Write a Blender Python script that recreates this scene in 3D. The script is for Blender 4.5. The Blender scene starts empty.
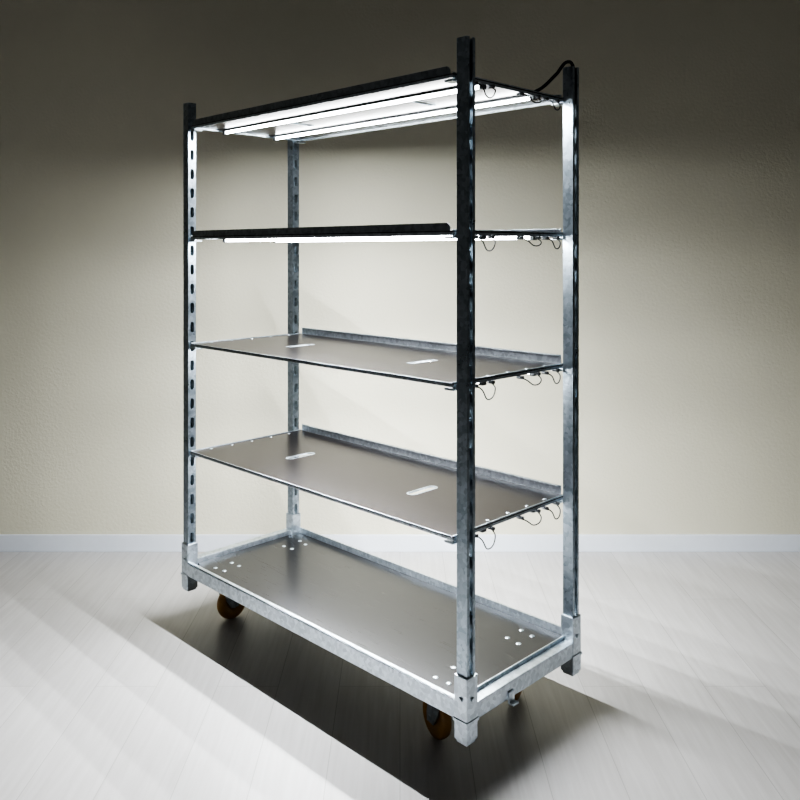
import bpy, bmesh, math, random
from mathutils import Vector, Matrix
random.seed(4)
C=bpy.context.scene.collection
# ---------------------------------------------------------------- materials
def newmat(name):
    m=bpy.data.materials.new(name); m.use_nodes=True
    nt=m.node_tree; b=nt.nodes['Principled BSDF']
    return m,nt,b
def ramp(nt,fac,stops):
    r=nt.nodes.new('ShaderNodeValToRGB')
    while len(r.color_ramp.elements)<len(stops): r.color_ramp.elements.new(.5)
    for e,(p,c) in zip(r.color_ramp.elements,stops):
        e.position=p; e.color=(*c,1)
    nt.links.new(fac,r.inputs[0]); return r
def coord(nt,scale=(1,1,1)):
    t=nt.nodes.new('ShaderNodeTexCoord'); mp=nt.nodes.new('ShaderNodeMapping')
    mp.inputs['Scale'].default_value=scale
    nt.links.new(t.outputs['Object'],mp.inputs[0]); return mp.outputs[0]
def galvanised(name,lo,hi,rough=.34,metal=.95,scale=90):
    m,nt,b=newmat(name); co=coord(nt)
    v=nt.nodes.new('ShaderNodeTexVoronoi'); v.inputs['Scale'].default_value=scale
    n=nt.nodes.new('ShaderNodeTexNoise'); n.inputs['Scale'].default_value=30; n.inputs['Detail'].default_value=6
    nt.links.new(co,v.inputs['Vector']); nt.links.new(co,n.inputs['Vector'])
    mx=nt.nodes.new('ShaderNodeMix'); mx.data_type='FLOAT'; mx.inputs[0].default_value=.5
    sep=nt.nodes.new('ShaderNodeSeparateColor'); nt.links.new(v.outputs['Color'],sep.inputs[0])
    nt.links.new(sep.outputs[0],mx.inputs[2]); nt.links.new(n.outputs[0],mx.inputs[3])
    r=ramp(nt,mx.outputs[0],[(.25,lo),(.75,hi)])
    nt.links.new(r.outputs[0],b.inputs['Base Color'])
    r2=ramp(nt,n.outputs[0],[(.3,(rough-.03,)*3),(.7,(rough+.05,)*3)])
    nt.links.new(r2.outputs[0],b.inputs['Roughness'])
    b.inputs['Metallic'].default_value=metal
    return m
M_galv=galvanised('galvanised_steel',(.50,.56,.61),(.70,.77,.83))
M_post=galvanised('galvanised_post',(.32,.38,.43),(.50,.57,.63),rough=.30)
M_dark=galvanised('dark_rolled_edge',(.30,.33,.36),(.44,.48,.52),rough=.38)
def sheet(name,lo,hi,rough,metal):
    m,nt,b=newmat(name); co=coord(nt,(1,1,1))
    n=nt.nodes.new('ShaderNodeTexNoise'); n.inputs['Scale'].default_value=3; n.inputs['Detail'].default_value=2
    nt.links.new(co,n.inputs['Vector'])
    r=ramp(nt,n.outputs[0],[(.3,lo),(.7,hi)]); nt.links.new(r.outputs[0],b.inputs['Base Color'])
    cb=coord(nt,(420,6,1)); n2=nt.nodes.new('ShaderNodeTexNoise'); n2.inputs['Scale'].default_value=1; n2.inputs['Detail'].default_value=3
    nt.links.new(cb,n2.inputs['Vector'])
    r2=ramp(nt,n2.outputs[0],[(.2,(rough-.01,)*3),(.8,(rough+.01,)*3)]); nt.links.new(r2.outputs[0],b.inputs['Roughness'])
    b.inputs['Metallic'].default_value=metal; return m
M_sheet=sheet('shelf_sheet',(.056,.048,.049),(.063,.054,.056),.29,.9)
M_plat=sheet('platform_sheet',(.076,.076,.080),(.084,.084,.088),.28,.9)
def simple(name,col,rough,metal=0,em=None,st=0,var=.08):
    m,nt,b=newmat(name); co=coord(nt)
    n=nt.nodes.new('ShaderNodeTexNoise'); n.inputs['Scale'].default_value=30
    nt.links.new(co,n.inputs['Vector'])
    r=ramp(nt,n.outputs[0],[(.3,tuple(c*(1-var) for c in col)),(.7,tuple(min(1,c*(1+var)) for c in col))])
    nt.links.new(r.outputs[0],b.inputs['Base Color'])
    b.inputs['Roughness'].default_value=rough; b.inputs['Metallic'].default_value=metal
    if em: b.inputs['Emission Color'].default_value=(*em,1); b.inputs['Emission Strength'].default_value=st
    return m
M_cable=simple('black_cable',(.012,.012,.013),.45)
M_wheel=simple('amber_wheel',(.36,.19,.05),.4)
M_led=simple('led_diffuser',(.9,.9,.9),.4,0,(.95,.985,1.0),36)
M_alu=simple('lamp_aluminium',(.18,.19,.20),.4,.6)
M_white=simple('white_trim',(.80,.84,.90),.35,var=.01)

# wall plaster
M_wall,nt,b=newmat('plaster_wall'); co=coord(nt)
n=nt.nodes.new('ShaderNodeTexNoise'); n.inputs['Scale'].default_value=1.6; n.inputs['Detail'].default_value=5
n2=nt.nodes.new('ShaderNodeTexNoise'); n2.inputs['Scale'].default_value=80; n2.inputs['Detail'].default_value=6
for k in (n,n2): nt.links.new(co,k.inputs['Vector'])
r=ramp(nt,n.outputs[0],[(.3,(.72,.69,.56)),(.7,(.77,.74,.60))]); nt.links.new(r.outputs[0],b.inputs['Base Color'])
b.inputs['Roughness'].default_value=.8
bp=nt.nodes.new('ShaderNodeBump'); bp.inputs['Strength'].default_value=.36; bp.inputs['Distance'].default_value=.005
nt.links.new(n2.outputs[0],bp.inputs['Height']); nt.links.new(bp.outputs[0],b.inputs['Normal'])
# floor laminate
M_floor,nt,b=newmat('laminate_floor')
t=nt.nodes.new('ShaderNodeTexCoord'); mp=nt.nodes.new('ShaderNodeMapping'); mp.inputs['Rotation'].default_value=(0,0,math.radians(90))
nt.links.new(t.outputs['Object'],mp.inputs[0])
br=nt.nodes.new('ShaderNodeTexBrick'); br.inputs['Scale'].default_value=1
br.inputs['Brick Width'].default_value=1.28; br.inputs['Row Height'].default_value=.19; br.inputs['Mortar Size'].default_value=.0012
br.inputs['Color1'].default_value=(.595,.58,.575,1); br.inputs['Color2'].default_value=(.63,.615,.61,1); br.inputs['Mortar'].default_value=(.45,.44,.43,1)
nt.links.new(mp.outputs[0],br.inputs['Vector'])
mg=nt.nodes.new('ShaderNodeMapping'); mg.inputs['Scale'].default_value=(28,1.6,1); nt.links.new(t.outputs['Object'],mg.inputs[0])
ng=nt.nodes.new('ShaderNodeTexNoise'); ng.inputs['Scale'].default_value=2.2; ng.inputs['Detail'].default_value=8; ng.inputs['Distortion'].default_value=.6
nt.links.new(mg.outputs[0],ng.inputs['Vector'])
rg=ramp(nt,ng.outputs[0],[(.3,(.88,.875,.87)),(.7,(1,1,1))])
mx=nt.nodes.new('ShaderNodeMix'); mx.data_type='RGBA'; mx.blend_type='MULTIPLY'; mx.inputs[0].default_value=1
nt.links.new(br.outputs['Color'],mx.inputs[6]); nt.links.new(rg.outputs[0],mx.inputs[7])
nt.links.new(mx.outputs[2],b.inputs['Base Color']); b.inputs['Roughness'].default_value=.38

# ---------------------------------------------------------------- helpers
def obj_from_bm(name,bm,mat,parent=None,smooth=False):
    me=bpy.data.meshes.new(name); bmesh.ops.recalc_face_normals(bm,faces=bm.faces[:]); bm.to_mesh(me); bm.free()
    if smooth:
        for p in me.polygons: p.use_smooth=True
    o=bpy.data.objects.new(name,me); C.objects.link(o)
    mats=mat if isinstance(mat,list) else [mat]
    for m in mats: me.materials.append(m)
    if parent: o.parent=parent
    return o
def bbox(bm,x0,x1,y0,y1,z0,z1,bev=0,mi=0):
    g=bmesh.ops.create_cube(bm,size=1)
    vs=g['verts']
    for v in vs:
        v.co=Vector((x0+(v.co.x+.5)*(x1-x0),y0+(v.co.y+.5)*(y1-y0),z0+(v.co.z+.5)*(z1-z0)))
    fs=set(f for v in vs for f in v.link_faces)
    for f in fs: f.material_index=mi
    if bev:
        es=list(set(e for v in vs for e in v.link_edges))
        r=bmesh.ops.bevel(bm,geom=es,offset=bev,segments=2,affect='EDGES',profile=.6)
        for f in r['faces']: f.material_index=mi
def cyl(bm,p0,p1,r,seg=16,mi=0,smooth=True):
    p0=Vector(p0);p1=Vector(p1);d=p1-p0
    rot=d.to_track_quat('Z','Y').to_matrix().to_4x4()
    g=bmesh.ops.create_cone(bm,cap_ends=True,segments=seg,radius1=r,radius2=r,depth=d.length,matrix=Matrix.Translation((p0+p1)/2)@rot)
    for f in set(f for v in g['verts'] for f in v.link_faces):
        f.material_index=mi; f.smooth=smooth and len(f.verts)==4
def plate(bm,outer,holes,th,mat4,mi=0):
    """flat sheet with real through-holes, made from a filled 2D curve"""
    cu=bpy.data.curves.new('tmp','CURVE'); cu.dimensions='2D'; cu.fill_mode='BOTH'; cu.extrude=th/2
    for pts in [outer]+holes:
        s=cu.splines.new('POLY'); s.points.add(len(pts)-1)
        for p,q in zip(s.points,pts): p.co=(q[0],q[1],0,1)
        s.use_cyclic_u=True
    o=bpy.data.objects.new('tmp',cu); C.objects.link(o)
    dg=bpy.context.evaluated_depsgraph_get()
    me=bpy.data.meshes.new_from_object(o.evaluated_get(dg))
    me.transform(mat4)
    n0=len(bm.faces); bm.from_mesh(me); bm.faces.ensure_lookup_table()
    for f in bm.faces[n0:]: f.material_index=mi; f.smooth=False
    bpy.data.objects.remove(o); bpy.data.meshes.remove(me); bpy.data.curves.remove(cu)
def stadium(cx,cy,lx,ly,n=8):
    pts=[]
    if lx>=ly:
        r=ly/2;a=lx/2-r
        for i in range(n+1): t=-math.pi/2+math.pi*i/n; pts.append((cx+a+r*math.cos(t),cy+r*math.sin(t)))
        for i in range(n+1): t=math.pi/2+math.pi*i/n; pts.append((cx-a+r*math.cos(t),cy+r*math.sin(t)))
    else:
        r=lx/2;a=ly/2-r
        for i in range(n+1): t=math.pi*i/n; pts.append((cx+r*math.cos(t),cy+a+r*math.sin(t)))
        for i in range(n+1): t=math.pi+math.pi*i/n; pts.append((cx+r*math.cos(t),cy-a+r*math.sin(t)))
    return pts
def wire(name,pts,r,mat,parent):
    cu=bpy.data.curves.new(name,'CURVE'); cu.dimensions='3D'; cu.bevel_depth=r; cu.bevel_resolution=3; cu.resolution_u=10
    s=cu.splines.new('BEZIER'); s.bezier_points.add(len(pts)-1)
    for p,q in zip(s.bezier_points,pts):
        p.co=q; p.handle_left_type='AUTO'; p.handle_right_type='AUTO'
    cu.use_fill_caps=True
    o=bpy.data.objects.new(name,cu); C.objects.link(o); cu.materials.append(mat); o.parent=parent; return o

# ---------------------------------------------------------------- room
bm=bmesh.new(); bbox(bm,-6,6,-3,3.9,-.1,0); obj_from_bm('floor',bm,M_floor)
bm=bmesh.new(); bbox(bm,-6,6,3.712,3.85,0,3.4); obj_from_bm('wall_back',bm,M_wall)
bm=bmesh.new(); bbox(bm,-6,6,3.698,3.712,0,.076,.003); obj_from_bm('baseboard_back',bm,M_white)

# ---------------------------------------------------------------- trolley
S,L=.478,1.325
Z0,ZT=.12,1.90
T=bpy.data.objects.new('shelving_trolley',None); C.objects.link(T)
T.location=(.1673,2.08,0); T.rotation_euler=(0,0,math.radians(45.2))
def post(name,cx,cy,s):
    bm=bmesh.new(); W=.032; D=.034; t=.0026
    zb=Z0+.03
    yi=cy+s*D/2; yo=cy-s*D/2
    h=ZT-zb
    holes=[stadium(0,z,.015,.038,6) for z in [ .16+.07*i for i in range(int((h-.2)/.07))]]
    m=Matrix.Translation((cx,yi-s*t/2,zb))@Matrix(((1,0,0,0),(0,0,-1,0),(0,1,0,0),(0,0,0,1)))
    plate(bm,[(-W/2,0),(W/2,0),(W/2,h),(-W/2,h)],holes,t,m)
    ya,yb=sorted((yo,yi-s*t))
    for sx in(-1,1):
        xa,xb=sorted((cx+sx*(W/2),cx+sx*(W/2-t)))
        bbox(bm,xa,xb,ya,yb,zb,ZT)
        xa,xb=sorted((cx+sx*(W/2-t),cx+sx*(W/2-.010)))
        yc,yd=sorted((yo,yo+s*t)); bbox(bm,xa,xb,yc,yd,zb,ZT)
    return obj_from_bm(name,bm,M_post,T)
def socket(name,cx,cy,s,sx):
    bm=bmesh.new(); w=.0215
    bbox(bm,cx-w,cx+w,cy-w,cy+w,Z0+.004,Z0+.168,.003)
    bbox(bm,cx-w+.004,cx+w-.004,cy-w+.004,cy+w-.004,Z0-.004,Z0+.02,.002)
    bbox(bm,cx-w-.0025,cx+w+.0025,cy-w-.0025,cy+w+.0025,Z0+.05,Z0+.058,.001)
    cyl(bm,(cx-sx*w*.9,cy,Z0+.11),(cx-sx*(w+.005),cy,Z0+.11),.006,6)
    cyl(bm,(cx,cy-s*w*.9,Z0+.11),(cx,cy-s*(w+.005),Z0+.11),.006,6)
    return obj_from_bm(name,bm,M_galv,T)
k=1
for cx,sx in((0,1),(S,-1)):
    for cy,s in((0,1),(L,-1)):
        post('post_%d'%k,cx,cy,s); socket('post_socket_%d'%k,cx,cy,s,sx); k+=1

# base frame
bm=bmesh.new()
ft,fb=Z0+.102,Z0+.055
bbox(bm,-.021,-.015,.02,L-.02,fb,ft,.001); bbox(bm,-.015,.012,.02,L-.02,fb,fb+.004)
bbox(bm,S+.015,S+.021,.02,L-.02,fb,ft+.008,.001)
bbox(bm,-.021,-.004,.02,L-.02,ft-.004,ft,.001)
bbox(bm,.02,S-.02,-.02,.012,fb-.004,ft-.006,.003)
bbox(bm,.02,S-.02,L-.012,L+.02,fb-.004,ft+.004,.003)
bbox(bm,.02,S-.02,.012,.016,fb,ft+.004,.001)
for y in (.35,.66,.97): bbox(bm,-.012,S+.012,y-.02,y+.02,fb,fb+.02,.002)
obj_from_bm('base_frame',bm,M_galv,T)
bm=bmesh.new()
pz=Z0+.085
plate(bm,[(-.014,.03),(.026,.03),(.026,.018),(S-.026,.018),(S-.026,.03),(S+.014,.03),(S+.014,L-.03),(S-.026,L-.03),(S-.026,L-.014),(.026,L-.014),(.026,L-.03),(-.014,L-.03)],[],.006,Matrix.Translation((0,0,pz)))
obj_from_bm('base_platform',bm,M_plat,T)
bm=bmesh.new()
for y in (.10,.145,L-.145,L-.10):
    for x in (.05,.12,S-.12,S-.05):
        bmesh.ops.create_uvsphere(bm,u_segments=12,v_segments=6,radius=.008,matrix=Matrix.Translation((x+random.uniform(-.006,.006),y,pz+.003))@Matrix.Diagonal((1,1,.3,1)))
obj_from_bm('platform_rivets',bm,M_galv,T,True)
bm=bmesh.new()
for x in(.16,):
    bbox(bm,x-.012,x+.012,-.025,-.018,fb-.014,ft-.03,.002); bbox(bm,x-.012,x+.012,-.038,-.022,fb-.016,fb-.011,.002)
obj_from_bm('coupling_hook',bm,M_galv,T)

# casters
def caster(name,x,y,ang):
    r=.06
    rot=Matrix.Translation((x,y,0))@Matrix.Rotation(ang,4,'Z')
    off=.028
    b2=bmesh.new()
    prof=[(.0135,.018),(.0145,.050),(.011,.058),(.005,.060)]
    full=[(-a,c) for a,c in prof]+[(a,c) for a,c in reversed(prof)]
    n=36; rings=[]
    for i in range(n):
        a=2*math.pi*i/n
        rings.append([b2.verts.new((off+c*math.cos(a),w,r+c*math.sin(a))) for w,c in full])
    for i in range(n):
        A=rings[i];B=rings[(i+1)%n]
        for j in range(len(full)):
            f=b2.faces.new((A[j],B[j],B[(j+1)%len(full)],A[(j+1)%len(full)])); f.smooth=True; f.material_index=1
    cyl(b2,(off,-.018,r),(off,.018,r),.019,20,0)
    cyl(b2,(off,-.026,r),(off,.026,r),.008,8,0)
    for sy in(-1,1):
        ys=sorted((sy*.019,sy*.023))
        vs=[(off-.016,r-.014),(off+.016,r-.014),(off+.018,r+.01),(.026,fb-.012),(-.026,fb-.012),(-.01,r+.02)]
        a=[b2.verts.new((u,ys[0],w)) for u,w in vs]; c=[b2.verts.new((u,ys[1],w)) for u,w in vs]
        b2.faces.new(a); b2.faces.new(list(reversed(c)))
        for i in range(6): b2.faces.new((a[i],a[(i+1)%6],c[(i+1)%6],c[i]))
    bbox(b2,-.03,.03,-.026,.026,fb-.014,fb-.008,.001)
    cyl(b2,(0,0,fb-.008),(0,0,fb),.024,20,0)
    bbox(b2,-.045,.045,-.04,.04,fb,fb+.004,.001)
    b2.transform(rot)
    return obj_from_bm(name,b2,[M_dark,M_wheel],T)
caster('caster_1',.10,.17,math.radians(75)); caster('caster_2',.095,L-.09,math.radians(0))
caster('caster_3',S-.085,.15,math.radians(20)); caster('caster_4',S-.085,L-.15,math.radians(40))

# shelves
def shelf(name,z,frontlip):
    x0,x1,y0,y1=-.014,S+.014,.03,L-.03
    bm=bmesh.new()
    holes=[stadium(S/2-.012,y,.115,.028) for y in(.365,L-.365)]
    plate(bm,[(x0,y0),(x1,y0),(x1,y1),(x0,y1)],holes,.003,Matrix.Translation((0,0,z)),0)
    for hy in(.365,L-.365):
        plate(bm,stadium(S/2-.012,hy,.123,.036),[stadium(S/2-.012,hy,.113,.026)],.0045,Matrix.Translation((0,0,z)),1)
    lh=.028 if not frontlip else .016
    bbox(bm,x1-.003,x1,y0+.012,y1-.012,z,z+lh,.001,1)
    bbox(bm,x1-.010,x1,y0+.02,y1-.02,z+lh-.004,z+lh,.001,1)
    if frontlip:
        pts=[(y0+.012,0)]+[(y0+.012+.012*(1-math.cos(a)),.006+.016*math.sin(a)) for a in [i*math.pi/2/6 for i in range(7)]]+[(y1-.03,.022),(y1-.012,.012),(y1-.012,0)]
        m=Matrix.Translation((x0+.0015,0,z))@Matrix(((0,0,1,0),(1,0,0,0),(0,1,0,0),(0,0,0,1)))
        plate(bm,pts,[],.003,m,2)
    bbox(bm,x0,x0+.004,y0,y1,z-.009,z+.002,.0012,1)
    bbox(bm,x1-.004,x1,y0,y1,z-.009,z,.0012,1)
    for ya,yb in((y0,y0+.004),(y1-.004,y1)):
        bbox(bm,x0,x1,ya,yb,z-.009,z+.005,.0012,1)
    for yy in(y0+.02,y1-.02):
        for i in range(5):
            x=.06+i*(S-.12)/4
            bmesh.ops.create_uvsphere(bm,u_segments=10,v_segments=6,radius=.006,matrix=Matrix.Translation((x,yy,z+.0015))@Matrix.Diagonal((1,1,.35,1)))
    for f in bm.faces:
        c=f.calc_center_median()
        if abs(c.z-z-.0015)<.0028 and f.calc_area()<1.5e-5 and (c.y<y0+.03 or c.y>y1-.03) and c.y>y0+.006 and c.y<y1-.006: f.material_index=1
    for x in(0,S):
        for y,s in((y0,-1),(y1,1)):
            ya,yb=sorted((y-s*.012,y+s*.018))
            bbox(bm,x-.004,x+.004,ya,yb,z-.016,z-.003,.001,1)
            ya,yb=sorted((y-s*.03,y)); bbox(bm,x-.016,x+.016,ya,yb,z-.018,z-.0125,.001,1)
    return obj_from_bm(name,bm,[M_sheet,M_galv,M_dark],T)
ZS=[Z0+.508,Z0+.900,Z0+1.29,Z0+1.692]
for i,z in enumerate(ZS):
    shelf('shelf_%d'%(i+1),z,i>=2)
    for j,x in enumerate((.12,.35)):
        bm=bmesh.new()
        bbox(bm,x-.009,x+.009,.05,1.265,z-.008,z-.0016,.001,0)
        bbox(bm,x-.009,x+.009,.036,.05,z-.020,z-.0016,.002,0)
        bbox(bm,x-.009,x+.009,1.265,1.279,z-.020,z-.0016,.002,0)
        cyl(bm,(x,.05,z-.0125),(x,1.265,z-.0125),.005,12,1)
        obj_from_bm('led_tube_%d_%d'%(i+1,j+1),bm,[M_alu,M_led],T)
        ld=bpy.data.lights.new('led_strip','AREA'); ld.shape='RECTANGLE'; ld.size=.003; ld.size_y=1.21
        ld.energy=11; ld.color=(.95,.98,1)
        lo=bpy.data.objects.new('led_strip_%d_%d'%(i+1,j+1),ld); C.objects.link(lo); lo.parent=T; lo.location=(x,.6575,z-.0185)
    for j,(xa,xb,sag) in enumerate(((.07,.14,.034),(.27,.35,.020),(.39,.445,.028))):
        y=.022
        wire('cable_loop_%d_%d'%(i+1,j+1),[(xa,y+.012,z-.014),(xa+.004,y-.01,z-.02),((xa+xb)/2-.01,y-.018,z-.016-sag),(xb-.008,y-.012,z-.026),(xb,y+.01,z-.012)],.0017,M_cable,T)
        bm=bmesh.new(); cyl(bm,(xa,y-.002,z-.014),(xa,y+.018,z-.014),.005,10,0); cyl(bm,(xb,y-.002,z-.012),(xb,y+.018,z-.012),.005,10,0)
        obj_from_bm('cable_plug_%d_%d'%(i+1,j+1),bm,M_alu,T)
zt=ZS[-1]
wire('supply_cable',[(S-.13,.035,zt+.004),(S-.10,.03,zt+.02),(S-.06,.012,zt+.06),(S-.015,-.004,zt+.102),(S+.002,-.006,zt+.09),(S+.002,-.004,zt+.05),(S+.002,-.004,zt-.05)],.005,M_cable,T)

# ---------------------------------------------------------------- camera, world
w=bpy.data.worlds.new('World'); bpy.context.scene.world=w; w.use_nodes=True
w.node_tree.nodes['Background'].inputs[0].default_value=(.9,.89,.86,1); w.node_tree.nodes['Background'].inputs[1].default_value=.055
cam=bpy.data.cameras.new('camera'); co_=bpy.data.objects.new('camera',cam); C.objects.link(co_)
cam.sensor_width=36; cam.lens=36*820/800; cam.shift_y=-150/800
co_.location=(0,0,1.362); co_.rotation_euler=(math.radians(90),0,0)
bpy.context.scene.camera=co_
bpy.context.scene.view_settings.view_transform='AgX'
bpy.context.scene.view_settings.look='AgX - High Contrast'
